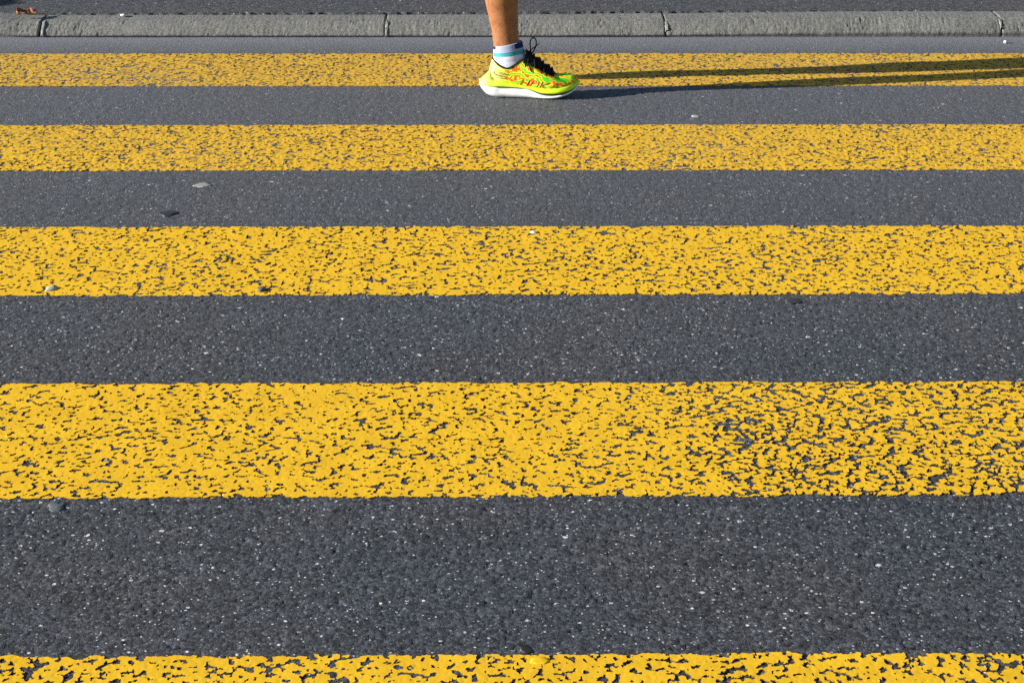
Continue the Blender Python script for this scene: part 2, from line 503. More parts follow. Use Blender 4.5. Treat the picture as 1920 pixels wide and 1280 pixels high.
def walk_height(X, Y):
    f1, f2, rv = stones(X, Y, 0.009, 33)
    z = 0.0012 * (rv - 0.5) - 0.0014 * f1 * f1 + 0.0012 * perlin(X, Y, 0.02, 34) + 0.0012 * perlin(X, Y, 0.008, 35)
    edge = sstep(6.716, 6.702, Y + 0.014 * perlin(X, Y, 0.022, 36) + 0.010 * perlin(X, Y, 0.2, 37))
    return (z - 0.014 * edge).astype(np.float32)
xs = axis(-2.2, 2.4, 0.007, -90, 90)
ys = np.concatenate([np.concatenate([np.arange(6.684, 6.74, 0.004), np.arange(6.744, 7.35, 0.009)]), axis(7.36, 7.37, 0.01, 7.36, 140)[1:]])
X, Y, Z = field(xs, ys, walk_height, (-2.2, 2.4, 6.6, 7.34))
Z += 0.0505 + 0.0095 * sstep(-1.4, 1.8, X).astype(np.float32)
walk = grid_obj('sidewalk', X, Y, Z, M['walk']); tag(walk, kind='structure')
gy = 6.62
g0 = mesh_obj('ground', [(-200, -200, -0.12), (200, -200, -0.12), (200, 400, -0.12), (-200, 400, -0.12)], [(0, 1, 2, 3)], M['walk'])
tag(g0, kind='structure')

# ------------------------------------------------------------------ tubes, lofts
def catmull(pts, n, closed=False):
    P = [np.array(p, float) for p in pts]; out = []; L = len(P)
    segs = L if closed else L - 1
    for i in range(segs):
        g = (lambda j: P[j % L]) if closed else (lambda j: P[min(max(j, 0), L - 1)])
        a, b, c, d = g(i - 1), g(i), g(i + 1), g(i + 2)
        for k in range(n):
            t = k / n
            out.append(0.5 * (2 * b + (c - a) * t + (2 * a - 5 * b + 4 * c - d) * t * t + (3 * b - a - 3 * c + d) * t ** 3))
    if not closed: out.append(P[-1])
    return np.array(out)

def tube_geo(path, radius, sides=8, closed=False, flat=1.0):
    P = np.array(path, float); n = len(P)
    V, F = [], []
    ref = np.array((0.13, 0.31, 0.94))
    for i in range(n):
        t = P[(i + 1) % n] - P[i - 1] if closed else P[min(i + 1, n - 1)] - P[max(i - 1, 0)]
        t = t / (np.linalg.norm(t) + 1e-9)
        a = np.cross(t, ref); a /= np.linalg.norm(a) + 1e-9
        b = np.cross(t, a)
        r = radius[i] if hasattr(radius, '__len__') else radius
        for s in range(sides):
            w = 2 * math.pi * s / sides
            V.append(P[i] + r * (math.cos(w) * a + flat * math.sin(w) * b))
    for i in range(n if closed else n - 1):
        for s in range(sides):
            j = (i + 1) % n
            F.append((i * sides + s, i * sides + (s + 1) % sides, j * sides + (s + 1) % sides, j * sides + s))
    if not closed:
        F.append(tuple(reversed(range(sides)))); F.append(tuple((n - 1) * sides + s for s in range(sides)))
    return V, F

def join(geos):
    V, F = [], []
    for v, f in geos:
        o = len(V); V += list(v); F += [tuple(i + o for i in q) for q in f]
    return V, F

def loft(rings, closed=True, cap0=False, cap1=False):
    n = len(rings[0]); V = [p for r in rings for p in r]; F = []
    for i in range(len(rings) - 1):
        for s in range(n if closed else n - 1):
            F.append((i * n + s, i * n + (s + 1) % n, (i + 1) * n + (s + 1) % n, (i + 1) * n + s))
    if cap0: F.append(tuple(reversed(range(n))))
    if cap1: F.append(tuple((len(rings) - 1) * n + s for s in range(n)))
    return V, F

def curve1(pts):
    xs = [p[0] for p in pts]; zs = [p[1] for p in pts]
    return lambda x: np.interp(x, xs, zs)

def smooth_curve(pts):
    c = catmull(pts, 12)
    return lambda x: float(np.interp(x, c[:, 0], c[:, 1]))

# ------------------------------------------------------------------ shoe materials
def lime_foam():
    mt, nt, p = new_mat('lime_foam'); g = N(nt); co = g.coord()
    s = g.xyz(co)
    d = g.voro(co, 420); c = g.mix(g.ramp(d, [(0.15, 0.0), (0.35, 1.0)]), (0.30, 0.55, 0.01), (0.62, 0.90, 0.012))
    rear = g.math('DIVIDE', g.math('SUBTRACT', 0.075, s[0]), 0.06, clamp=True)
    c = g.mix(g.math('MULTIPLY', rear, 0.8), c, (0.72, 0.88, 0.16))
    nt.links.new(c, p.inputs['Base Color']); p.inputs['Roughness'].default_value = 0.55
    nt.links.new(g.bump(d, 0.4, 0.0006), p.inputs['Normal'])
    return mt

def upper_mat():
    mt, nt, p = new_mat('woven_upper'); g = N(nt); co = g.coord()
    s = g.xyz(co)
    # zigzag bands running from heel to toe
    zz = g.math('PINGPONG', g.math('ADD', s[0], g.math('MULTIPLY', s[1], 0.35)), 0.026)
    warp = g.math('ADD', g.math('MULTIPLY_ADD', g.noise(co, 22, 2, 0.5), 0.050, -0.025), g.math('MULTIPLY_ADD', g.noise(co, 85, 2, 0.5), 0.026, -0.013))
    h = g.math('ADD', g.math('ADD', s[2], g.math('MULTIPLY', zz, 0.42)), warp)
    h = g.math('ADD', h, g.math('MULTIPLY', s[0], 0.30))
    f = g.math('FRACT', g.math('MULTIPLY', h, 46))
    L, G, O, Yl = (0.50, 0.86, 0.012), (0.10, 0.58, 0.012), (0.92, 0.11, 0.006), (0.86, 0.72, 0.02)
    c = g.ramp(f, [(0.0, L), (0.20, Yl), (0.30, O), (0.48, O), (0.54, Yl), (0.62, L), (0.74, G), (0.93, G)])
    rear = g.math('DIVIDE', g.math('SUBTRACT', 0.088, s[0]), 0.03, clamp=True)
    f2 = g.math('FRACT', g.math('MULTIPLY', g.math('ADD', s[2], g.math('MULTIPLY', s[0], 0.22)), 72))
    c2 = g.ramp(f2, [(0.0, (0.80, 0.88, 0.20)), (0.55, (0.84, 0.86, 0.16)), (0.68, (0.90, 0.55, 0.05)), (0.80, (0.86, 0.84, 0.2))])
    c = g.mix(rear, c, c2)
    nt.links.new(c, p.inputs['Base Color']); p.inputs['Roughness'].default_value = 0.6
    p.inputs['Specular IOR Level'].default_value = 0.3
    nt.links.new(g.bump(g.voro(co, 700), 0.35, 0.0005), p.inputs['Normal'])
    return mt

M['lime'] = lime_foam(); M['upper'] = upper_mat()
M['white_foam'] = plain('white_foam', (0.80, 0.80, 0.80), 0.5, 0.4, (900, 0.3, 0.0005), 0.04)
M['black_plate'] = plain('black_plate', (0.02, 0.02, 0.022), 0.45)
M['black_knit'] = plain('black_knit', (0.010, 0.010, 0.011), 0.85, 0.2, (900, 0.5, 0.0008))
M['lace'] = plain('black_lace', (0.008, 0.008, 0.009), 0.8, 0.2, (1200, 0.5, 0.0006))
M['ink'] = plain('dark_green_print', (0.010, 0.045, 0.020), 0.6)
M['ink_orange'] = plain('orange_print', (0.90, 0.13, 0.008), 0.6)
M['sock_white'] = plain('white_sock', (0.66, 0.70, 0.82), 0.9, 0.2, (700, 0.6, 0.0009), 0.05)
M['sock_lilac'] = plain('lilac_cuff', (0.34, 0.38, 0.56), 0.9, 0.2, (700, 0.6, 0.0009), 0.08)
M['sock_teal'] = plain('teal_band', (0.05, 0.36, 0.44), 0.9, 0.2, (700, 0.6, 0.0009), 0.08)
M['sock_navy'] = plain('navy_band', (0.012, 0.022, 0.10), 0.9, 0.2, (700, 0.6, 0.0009), 0.08)

def skin_mat():
    mt, nt, p = new_mat('tanned_skin'); g = N(nt); co = g.coord()
    c = g.ramp(g.noise(co, 30, 5, 0.6), [(0.3, (0.23, 0.092, 0.036)), (0.7, (0.37, 0.155, 0.063))])
    m2 = g.n('ShaderNodeMapping'); g.val(m2.inputs['Vector'], co); m2.inputs['Scale'].default_value = (1, 1, 0.16)
    hair = g.noise(m2.outputs[0], 420, 3, 0.7)
    c = g.mix(g.ramp(hair, [(0.52, 0.0), (0.64, 0.65)]), c, (0.10, 0.042, 0.018))
    nt.links.new(c, p.inputs['Base Color']); p.inputs['Roughness'].default_value = 0.5
    p.inputs['Specular IOR Level'].default_value = 0.4
    p.inputs['Subsurface Weight'].default_value = 0.06
    p.inputs['Subsurface Radius'].default_value = (0.01, 0.004, 0.002)
    nt.links.new(g.bump(hair, 0.25, 0.0008), p.inputs['Normal'])
    return mt
M['skin'] = skin_mat()
M['shorts'] = plain('black_shorts', (0.02, 0.02, 0.025), 0.8)
M['shirt'] = plain('blue_shirt', (0.04, 0.12, 0.30), 0.8)
M['hair'] = plain('dark_hair', (0.03, 0.018, 0.010), 0.6)

# ------------------------------------------------------------------ shoe geometry (heel at x=0, toe at x=0.30)
A_pts = [(0.001, 0.000), (0.012, -0.026), (0.040, -0.036), (0.09, -0.037), (0.15, -0.041), (0.20, -0.051), (0.245, -0.049), (0.282, -0.031),
         (0.299, 0.000), (0.286, 0.028), (0.25, 0.043), (0.20, 0.044), (0.14, 0.036), (0.08, 0.033), (0.040, 0.034), (0.012, 0.026)]
U_pts = [(0.031, 0.000), (0.037, -0.018), (0.055, -0.029), (0.09, -0.032), (0.15, -0.037), (0.20, -0.046), (0.245, -0.045), (0.278, -0.030),
         (0.295, 0.000), (0.282, 0.027), (0.25, 0.039), (0.20, 0.040), (0.14, 0.032), (0.08, 0.029), (0.055, 0.027), (0.037, 0.017)]
T_pts = [(0.040, 0.000, 0.112), (0.046, -0.015, 0.105), (0.063, -0.027, 0.092), (0.085, -0.030, 0.086), (0.108, -0.029, 0.097), (0.132, -0.027, 0.111), (0.168, -0.025, 0.091), (0.205, -0.019, 0.067),
         (0.221, 0.000, 0.066), (0.205, 0.019, 0.068), (0.168, 0.023, 0.092), (0.132, 0.026, 0.112), (0.108, 0.028, 0.099), (0.085, 0.029, 0.089), (0.063, 0.026, 0.094), (0.046, 0.015, 0.106)]
NS = 8
A = catmull(A_pts, NS, True); U = catmull(U_pts, NS, True); T = catmull(T_pts, NS, True)
zb = smooth_curve([(0, 0.030), (0.012, 0.016), (0.030, 0.006), (0.055, 0.001), (0.08, 0.0), (0.15, 0.0), (0.205, 0.0), (0.235, 0.003), (0.262, 0.010), (0.285, 0.022), (0.300, 0.036)])
zw = smooth_curve([(0, 0.042), (0.02, 0.033), (0.04, 0.031), (0.07, 0.032), (0.11, 0.0305), (0.135, 0.0285), (0.155, 0.0235), (0.185, 0.0125), (0.215, 0.0095), (0.245, 0.0125), (0.270, 0.0195), (0.288, 0.031), (0.300, 0.043)])
zl = smooth_curve([(0, 0.0422), (0.02, 0.0332), (0.04, 0.0312), (0.07, 0.0322), (0.11, 0.0308), (0.135, 0.029), (0.155, 0.026), (0.185, 0.0175), (0.215, 0.0155), (0.245, 0.0180), (0.270, 0.0245), (0.288, 0.0335), (0.300, 0.0435)])
zt = smooth_curve([(0.0, 0.066), (0.031, 0.072), (0.037, 0.062), (0.046, 0.052), (0.07, 0.047), (0.10, 0.043), (0.13, 0.038), (0.16, 0.034), (0.2, 0.031), (0.25, 0.034), (0.28, 0.042), (0.300, 0.050)])
cen = np.array((0.15, 0.0))
def ring(O, zf, off=0.0, dz=0.0, win=None):
    out = []
    for i in range(len(O)):
        x, y = O[i][:2]
        t = O[(i + 1) % len(O)][:2] - O[i - 1][:2]
        nrm = np.array((t[1], -t[0])); nrm /= np.linalg.norm(nrm) + 1e-9
        if nrm @ (O[i][:2] - np.array((min(max(x, 0.05), 0.25), 0))) < 0: nrm = -nrm
        o = off if win is None else off + win(x)
        p = O[i][:2] + nrm * o
        out.append((p[0], p[1], zf(x) + dz))
    return out
recess = lambda x: -0.0045 * float(sstep(0.045, 0.065, x)) * float(sstep(0.142, 0.128, x))
zmid = lambda a, b, t: (lambda x: a(x) * (1 - t) + b(x) * t)
white = [ring(A, zb, -0.010), ring(A, zb, -0.0045, 0.0008), ring(A, zmid(zb, zw, 0.25), -0.0008), ring(A, zmid(zb, zw, 0.5), 0.0006),
         ring(A, zmid(zb, zw, 0.68), 0.0, 0, lambda x: recess(x) * 0.6), ring(A, zw, -0.001, 0, recess), ring(A, zw, -0.008)]
plate = [ring(A, zw, -0.0065, 0), ring(A, zw, -0.0022, 0), ring(A, zl, -0.0022, 0), ring(A, zl, -0.0065, 0)]
mixAU = lambda t: A * (1 - t) + U[:, :2] * t
lime = [ring(A, zl, -0.008, 0.0002), ring(A, zl, -0.0005, 0.0002), ring(A, zmid(zl, zt, 0.18), 0.0018), ring(mixAU(0.25), zmid(zl, zt, 0.45), 0.0016),
        ring(mixAU(0.62), zmid(zl, zt, 0.75), 0.0010), ring(mixAU(0.92), zmid(zl, zt, 0.97), 0.0014), ring(U, zt, -0.0002), ring(U, zt, -0.006, -0.004)]

upper = []
NU = 14
for j in range(NU + 1):
    t = j / NU; r = []
    for i in range(len(U)):
        a = np.array((U[i][0], U[i][1], zt(U[i][0]) - 0.003)); b = T[i]
        hd = np.array((a[0] - min(max(a[0], 0.06), 0.20), a[1], 0)); hd /= np.linalg.norm(hd) + 1e-9
        front = float(sstep(0.196, 0.228, T[i][0]))
        dz = max(b[2] - a[2], 0.012)
        c1 = a + np.array((0, 0, 1)) * (0.45 * dz + 0.014 * front) + hd * (0.0015 + 0.001 * front)
        d2 = a - b; d2[2] = 0
        c2 = b + d2 * (0.30 + 0.30 * front) + np.array((0, 0, 1)) * (0.004 * front - 0.30 * dz * (1 - front))
        p = (1 - t) ** 3 * a + 3 * (1 - t) ** 2 * t * c1 + 3 * (1 - t) * t * t * c2 + t ** 3 * b
        # soft creases over the forefoot
        p[2] += 0.0007 * front * math.sin(p[0] * 330 + p[1] * 90) * t * (1 - t) * 4
        r.append(p)
    upper.append(r)
uV, uF = loft(upper)
bvh = BVHTree.FromPolygons([Vector(v) for v in uV], uF)

shoe_root = mesh_obj('running_shoe', uV, uF, M['upper'])
SHOE = Matrix.Translation((-0.014, 5.632, 0.0012)) @ Matrix.Rotation(rad(-3.5), 4, 'Z')
V, F = loft(white, cap0=True, cap1=True); mesh_obj('outsole', V, F, M['white_foam'], shoe_root)
V, F = loft(plate); mesh_obj('plate', V, F, M['black_plate'], shoe_root)
V, F = loft(lime, cap0=True, cap1=True); mesh_obj('midsole', V, F, M['lime'], shoe_root)

# padded black collar with its inner wall, only round the ankle opening
nT = len(T); order = [i % nT for i in range(-6 * NS + 4, 6 * NS - 3)]
cpath = [T[i] for i in order]
rim = tube_geo([p + np.array((0, 0, 0.0006)) for p in cpath], 0.0026, 8)
inner = []
for d in (0.0, 0.010, 0.024):
    inner.append([(p[0] + (0.085 - p[0]) * (0.02 + d * 2.2), p[1] * (1 - 0.05 - d * 3), p[2] - d) for p in cpath])
wall = loft(inner, closed=False)
V, F = join([rim, wall]); mesh_obj('collar', V, F, M['black_knit'], shoe_root)

# tongue, bulging out of the throat
tg = []
for t in np.linspace(0, 1, 16):
    x = 0.224 + (0.128 - 0.224) * t
    if t > 0.82: x = 0.224 - 0.096 * 0.82 - 0.05 * (t - 0.82)
    zc = float(np.interp(x, [0.128, 0.138, 0.165, 0.19, 0.217, 0.224], [0.137, 0.132, 0.115, 0.096, 0.0755, 0.066]))
    if t > 0.82: zc += (t - 0.82) * 0.045
    ze = float(np.interp(x, [0.128, 0.132, 0.168, 0.205, 0.224], [0.112, 0.109, 0.088, 0.064, 0.060]))
    w = float(np.interp(x, [0.128, 0.168, 0.205, 0.224], [0.029, 0.027, 0.022, 0.012]))
    r = []
    for k in range(13):
        a = math.pi * k / 12
        r.append((x + 0.004 * math.sin(a), -w * math.cos(a), ze + (zc - ze) * math.sin(a) ** 0.8))
    tg.append(r)
V, F = loft(tg, closed=False); mesh_obj('tongue', V, F, M['black_knit'], shoe_root)

# laces: six crossings, each its own piece
for k in range(6):
    t = k / 5
    x = 0.214 + (0.146 - 0.214) * t
    zc = float(np.interp(x, [0.138, 0.165, 0.19, 0.217], [0.134, 0.117, 0.098, 0.0775])) + 0.002
    ze = float(np.interp(x, [0.132, 0.168, 0.205, 0.22], [0.113, 0.093, 0.069, 0.064]))
    w = float(np.interp(x, [0.13, 0.168, 0.205, 0.22], [0.028, 0.026, 0.021, 0.017]))
    s = 0.004 if k % 2 else -0.003
    geos = []
    for dx in (-0.0035, 0.0035):
        path = catmull([(x - s + dx, -w - 0.003, ze - 0.010 - 0.003 * (k % 2)), (x - s + dx, -w - 0.0015, ze + 0.001), (x + dx, -w * 0.55, (ze + zc) / 2 + 0.0055), (x + dx, 0, zc + 0.001), (x + s + dx, w * 0.55, (ze + zc) / 2 + 0.0055), (x + s + dx, w + 0.0015, ze - 0.002)], 5)
        geos.append(tube_geo(path, 0.0027, 6))
    V, F = join(geos); mesh_obj('lace', V, F, M['lace'], shoe_root)
def zp(X, Z, y): return ((X - 243) / 3987, y, (1140 - Z) / 3830)
loop = catmull([zp(838, 688, -0.006), zp(868, 655, -0.004), zp(905, 590, -0.002), zp(917, 535, 0), zp(905, 492, 0), zp(880, 478, 0), zp(855, 497, 0), zp(843, 540, 0), zp(850, 595, -0.003), zp(852, 640, -0.005), zp(838, 690, -0.006)], 6)
loose = catmull([zp(812, 668, -0.008), zp(830, 630, -0.010), zp(868, 600, -0.010), zp(900, 578, -0.008), zp(930, 556, -0.006), zp(955, 536, -0.006)], 5)
far_loop = catmull([zp(838, 685, 0.004), zp(800, 660, 0.016), zp(780, 640, 0.028), zp(800, 690, 0.034), zp(838, 690, 0.006)], 5)
V, F = join([tube_geo(loop, 0.0019, 7), tube_geo(loose, 0.0016, 7), tube_geo(far_loop, 0.0018, 6)])
mesh_obj('lace_bow', V, F, M['lace'], shoe_root)
knot = tube_geo(catmull([zp(820, 690, -0.012), zp(835, 672, -0.004), zp(850, 690, 0.004), zp(835, 705, -0.006)], 5), 0.0042, 8)
V, F = knot; mesh_obj('lace_knot', V, F, M['lace'], shoe_root)
def side(x, z, off=0.0009):
    h = bvh.ray_cast(Vector((x, -0.2, z)), Vector((0, 1, 0)))
    if h[0] is None: return None
    return np.array(h[0]) + np.array((0, -off, 0))
def zs(X, Z): return ((X - 243) / 3987, (1168 - Z) / 3830)
def on_side(pts, off=0.0009, n=6):
    out = []
    for q in catmull(pts, n):
        h = side(q[0], q[1], off)
        if h is not None: out.append(h)
    return out
for pts in ([zs(800, 720), zs(785, 750), zs(768, 775)], [zs(830, 740), zs(838, 790), zs(852, 835), zs(868, 868)]):
    g = on_side(pts, 0.002)
    if len(g) > 2: V, F = tube_geo(g, 0.0018, 6); mesh_obj('lace_end', V, F, M['lace'], shoe_root)

# printed outlines on the side: long looped mark at the heel, slanted lettering at the forefoot
lowc = curve1([(640, 838), (690, 785), (728, 752), (760, 742), (800, 762), (830, 785), (880, 815), (920, 842), (1000, 890), (1085, 925), (1122, 908)])
ev = []
for X in np.linspace(640, 1120, 40):
    x, z0 = zs(X, float(lowc(X)) + 7 * math.sin(X * .11))
    cols = [side(x, z0 + d, 0.0012 if d else 0.0002) for d in np.linspace(0, 0.052, 12)]
    ok = [c for c in cols if c is not None]
    if not ok: continue
    while len(ok) < 12: ok.append(ok[-1] + np.array((0, 0.0015, 0.0004)))
    ev.append(ok)
V, F = loft(ev, closed=False); mesh_obj('eyestay', V, F, M['black_knit'], shoe_root)
def stroke_mesh(name, strokes, r, mat, off):
    geos = []
    for s in strokes:
        g = on_side(s, off, 5)
        if len(g) > 2: geos.append(tube_geo(g, r, 5))
    if geos:
        V, F = join(geos); return mesh_obj(name, V, F, mat, shoe_root)
heel_mark = [[zs(585, 912), zs(520, 903), zs(440, 885), zs(428, 893), zs(440, 902), zs(500, 918), zs(555, 932), zs(562, 944), zs(535, 952), zs(480, 945), zs(425, 935)],
             [zs(600, 905), zs(520, 890), zs(440, 874), zs(418, 890), zs(432, 910), zs(500, 928), zs(520, 936)]]
stroke_mesh('heel_mark', heel_mark, 0.0009, M['lace'], 0.0003)
def letter(x0, strokes):
    # unit box -> slanted box on the side of the shoe
    out = []
    for s in strokes:
        pts = []
        for (u, v) in s:
            X = x0 + u * 96 + v * 44
            base = np.interp(X, [700, 850, 1000, 1100, 1240], [1020, 1052, 1062, 1062, 1050])
            top = np.interp(X, [700, 850, 1000, 1100, 1240], [952, 962, 975, 985, 985])
            pts.append(zs(X, base + (top - base) * v))
        out.append(pts)
    return out
H_ = [[(0, 0), (0, .5), (0, 1)], [(.8, 0), (.8, .5), (.8, 1)], [(0, .5), (.4, .52), (.8, .5)]]
O_ = [[(.1, .1), (0, .5), (.1, .95), (.4, 1), (.75, .95), (.85, .5), (.75, .06), (.4, 0), (.1, .1)]]
K_ = [[(0, 0), (0, .5), (0, 1)], [(.8, 1), (.4, .7), (0, .45)], [(.15, .52), (.45, .3), (.85, 0)]]
A_ = [[(0, 0), (.25, .5), (.5, 1)], [(.5, 1), (.68, .5), (.85, 0)], [(.22, .36), (.45, .36), (.7, .36)]]
x0 = 722
for L in (H_, O_, K_, A_):
    st = letter(x0, L)
    stroke_mesh('letter_outline', st, 0.0012, M['ink'], 0.0001)
    stroke_mesh('letter', st, 0.0005, M['ink_orange'], 0.0012)
    x0 += 116

# ------------------------------------------------------------------ sock (same local frame as the shoe)
def ell(cx, cy, z, rx, ry, tiltz=0.0, n=40, off=0.0):
    out = []
    for k in range(n):
        w = 2 * math.pi * k / n
        out.append((cx + (rx + off) * math.cos(w), cy + (ry + off) * math.sin(w), z + tiltz * math.cos(w)))
    return out
SOCK = [  # height, centre x, rx, ry, tilt
    (0.050, 0.092, 0.046, 0.024, 0.006), (0.075, 0.094, 0.053, 0.0265, 0.006), (0.095, 0.093, 0.0515, 0.028, 0.006), (0.110, 0.0905, 0.0490, 0.0305, 0.006),
    (0.125, 0.0880, 0.0460, 0.032, 0.006), (0.138, 0.0865, 0.0445, 0.0325, 0.007), (0.1545, 0.0842, 0.0422, 0.033, 0.0075)]
def sock_at(z):
    a = np.array(SOCK); return [float(np.interp(z, a[:, 0], a[:, k])) for k in (1, 2, 3, 4)]
def band(z0, z1, off, n=8, w0=None, w1=None, lip_=False):
    rings = []
    for z in np.linspace(z0, z1, n):
        cx, rx, ry, t = sock_at(z)
        r = ell(cx, 0, z, rx, ry, t, 72, off + 0.0004 * math.sin(z * 900))
        rings.append(r)
    if lip_:
        cx, rx, ry, t = sock_at(z1)
        rings.append(ell(cx, 0, z1 + 0.0012, rx, ry, t, 72, off - 0.001)); rings.append(ell(cx, 0, z1 - 0.006, rx, ry, t, 72, off - 0.0035))
    if w0 is not None:
        idx = [k for k in range(72) if w0 <= ((k * 5 + 180) % 360 - 180) <= w1] if w0 > -181 else [k for k in range(72) if w0 <= k * 5 <= w1]
        idx.sort(key=lambda k: (k * 5 - w0) % 360)
        rings = [[r[k] for k in idx] for r in rings]
        return loft(rings, closed=False)
    return loft(rings)
V, F = band(0.050, 0.1235, 0.0, 16); sock = mesh_obj('sock', V, F, M['sock_white'])
for nm, a in (('teal_band', (0.1228, 0.1345, 0.0004, 4)), ):
    V, F = band(*a); mesh_obj(nm, V, F, M['sock_teal'], sock)
V, F = band(0.1343, 0.1545, 0.0002, 8, lip_=True); mesh_obj('cuff', V, F, M['sock_lilac'], sock)
V, F = band(0.1400, 0.1552, 0.0009, 6, -62, 62); mesh_obj('navy_patch', V, F, M['sock_navy'], sock)
rear = [k for k in range(72) if 150 <= k * 5 <= 215]
rings = []
for z in np.linspace(0.1462, 0.1552, 4):
    cx, rx, ry, t = sock_at(z); r = ell(cx, 0, z, rx, ry, t, 72, 0.0009); rings.append([r[k] for k in rear])
V, F = loft(rings, closed=False); mesh_obj('navy_patch', V, F, M['sock_navy'], sock)

# ------------------------------------------------------------------ person: one continuous body, built from tapered limbs fused by a voxel remesh
def limb(nodes, n=28, k=5):
    """nodes: centre xyz, radius along the walking direction (or up), radius across"""
    P = catmull([tuple(a[0]) + (a[1], a[2]) for a in nodes], k)
    rings = []
    for i in range(len(P)):
        c = P[i][:3]; t = P[min(i + 1, len(P) - 1)][:3] - P[max(i - 1, 0)][:3]
        t = t / (np.linalg.norm(t) + 1e-9)
        b = np.array((0, 1.0, 0)) - t * t[1]
        if np.linalg.norm(b) < 0.3: b = np.array((0, 0, 1.0)) - t * t[2]
        b /= np.linalg.norm(b); a = np.cross(b, t)
        rings.append([c + a * P[i][3] * math.cos(2 * math.pi * s / n) + b * P[i][4] * math.sin(2 * math.pi * s / n) for s in range(n)])
    return loft(rings, cap0=True, cap1=True)
def sw(x, y, z):     # shoe frame -> world
    v = SHOE @ Vector((x, y, z)); return (v.x, v.y, v.z)
geos = []
YR = 5.632
geos.append(limb([(sw(.088, 0, .05), .030, .024), (sw(.085, 0, .10), .040, .027), (sw(.0835, 0, .14), .0405, .0305), (sw(.0795, 0, .165), .0392, .0315), (sw(.0770, 0, .19), .0395, .033),
                  (sw(.0735, 0, .225), .0425, .037), (sw(.0690, 0, .26), .0465, .043), (sw(.0660, 0, .30), .0515, .049), (sw(.0640, 0, .36), .055, .054), (sw(.072, 0, .44), .050, .050), ((.072, 5.635, .51), .054, .052),
                  ((.066, 5.65, .60), .066, .062), ((.058, 5.67, .74), .080, .078), ((.05, 5.69, .90), .088, .085)]))
# swinging left leg: foot trailing behind and high
hipL, kneeL, ankL = (.05, 5.84, .90), (-.005, 5.782, .505), (-.454, 5.712, .433)
geos.append(limb([(hipL, .088, .085), ((.036, 5.815, .76), .082, .086), ((.012, 5.785, .62), .068, .086), (kneeL, .056, .074)]))
geos.append(limb([((.015, 5.782, .530), .048, .066), ((-.03, 5.778, .502), .056, .072), ((-.13, 5.765, .492), .064, .074), ((-.26, 5.742, .468), .052, .058), ((-.38, 5.722, .447), .038, .038), (ankL, .038, .033), ((-.480, 5.710, .418), .03, .028)]))
# pelvis, trunk, neck, head
geos.append(limb([((.045, 5.77, .86), .09, .10), ((.045, 5.77, .95), .115, .165), ((.06, 5.77, 1.06), .105, .145), ((.085, 5.77, 1.20), .112, .150), ((.105, 5.77, 1.33), .115, .165), ((.11, 5.77, 1.41), .085, .15), ((.115, 5.77, 1.46), .058, .07), ((.135, 5.77, 1.53), .055, .056), ((.15, 5.77, 1.57), .06, .06)]))
geos.append(limb([((.158, 5.77, 1.535), .06, .05), ((.165, 5.77, 1.575), .085, .064), ((.165, 5.77, 1.64), .098, .074), ((.158, 5.77, 1.70), .096, .076), ((.155, 5.77, 1.745), .070, .058), ((.155, 5.77, 1.762), .03, .025)]))
geos.append(limb([((.252, 5.77, 1.655), .008, .008), ((.262, 5.77, 1.635), .011, .010), ((.272, 5.77, 1.615), .013, .014), ((.258, 5.77, 1.605), .010, .014)], 12))
for s in (-1, 1):   # ears
    geos.append(limb([((.160, 5.77 + s * .074, 1.61), .012, .008), ((.152, 5.77 + s * .080, 1.635), .017, .010), ((.155, 5.77 + s * .076, 1.665), .013, .008)], 12))
def arm(s, sh, el, wr, hd):
    geos.append(limb([(sh, .050, .050), (tuple(np.array(sh) * .5 + np.array(el) * .5), .046, .044), (el, .038, .037)]))
    geos.append(limb([(el, .038, .037), (tuple(np.array(el) * .6 + np.array(wr) * .4), .038, .036), (wr, .024, .029)]))
    d = (np.array(hd) - np.array(wr)); d /= np.linalg.norm(d); dn = np.cross(d, (0, 1, 0)); dn /= np.linalg.norm(dn)
    w = np.array(wr); y = np.array((0, 1.0, 0))
    geos.append(limb([(tuple(w - d * .01), .024, .026), (tuple(w + d * .03), .026, .018), (tuple(w + d * .085), .038, .015), (tuple(w + d * .095), .036, .013)]))
    for k, (o, ln) in enumerate(((-.029, .07), (-.010, .08), (.010, .076), (.028, .06))):
        b = w + d * .085 + dn * o
        geos.append(limb([(tuple(b - d * .015), .009, .009), (tuple(b + d * ln * .45), .009, .009), (tuple(b + d * ln * .7 - y * s * .022), .0085, .0085), (tuple(b + d * ln * .55 - y * s * .045), .008, .008)], 10))
    b = w + d * .025 - dn * .024
    geos.append(limb([(tuple(b), .011, .011), (tuple(b + d * .03 - dn * .022), .010, .010), (tuple(b + d * .06 - dn * .022 - y * s * .012), .009, .009)], 10))
arm(-1, (.11, 5.60, 1.39), (-.10, 5.53, 1.20), (.10, 5.52, 1.10), (.20, 5.54, 1.08))
arm(1, (.11, 5.94, 1.39), (.14, 6.02, 1.12), (.33, 5.97, 1.24), (.42, 5.94, 1.30))
V, F = join(geos)
person = mesh_obj('person', V, F, M['skin'])
rm = person.modifiers.new('fuse', 'REMESH'); rm.mode = 'VOXEL'; rm.voxel_size = 0.0055; rm.use_smooth_shade = True
smo = person.modifiers.new('smooth', 'SMOOTH'); smo.iterations = 6; smo.factor = 0.5
tag(person, 'running person, of whom only a bare tanned lower leg, white sock and neon shoe show', 'person')

shoe_root.parent = person; shoe_root.matrix_world = SHOE
sock.parent = person; sock.matrix_world = SHOE
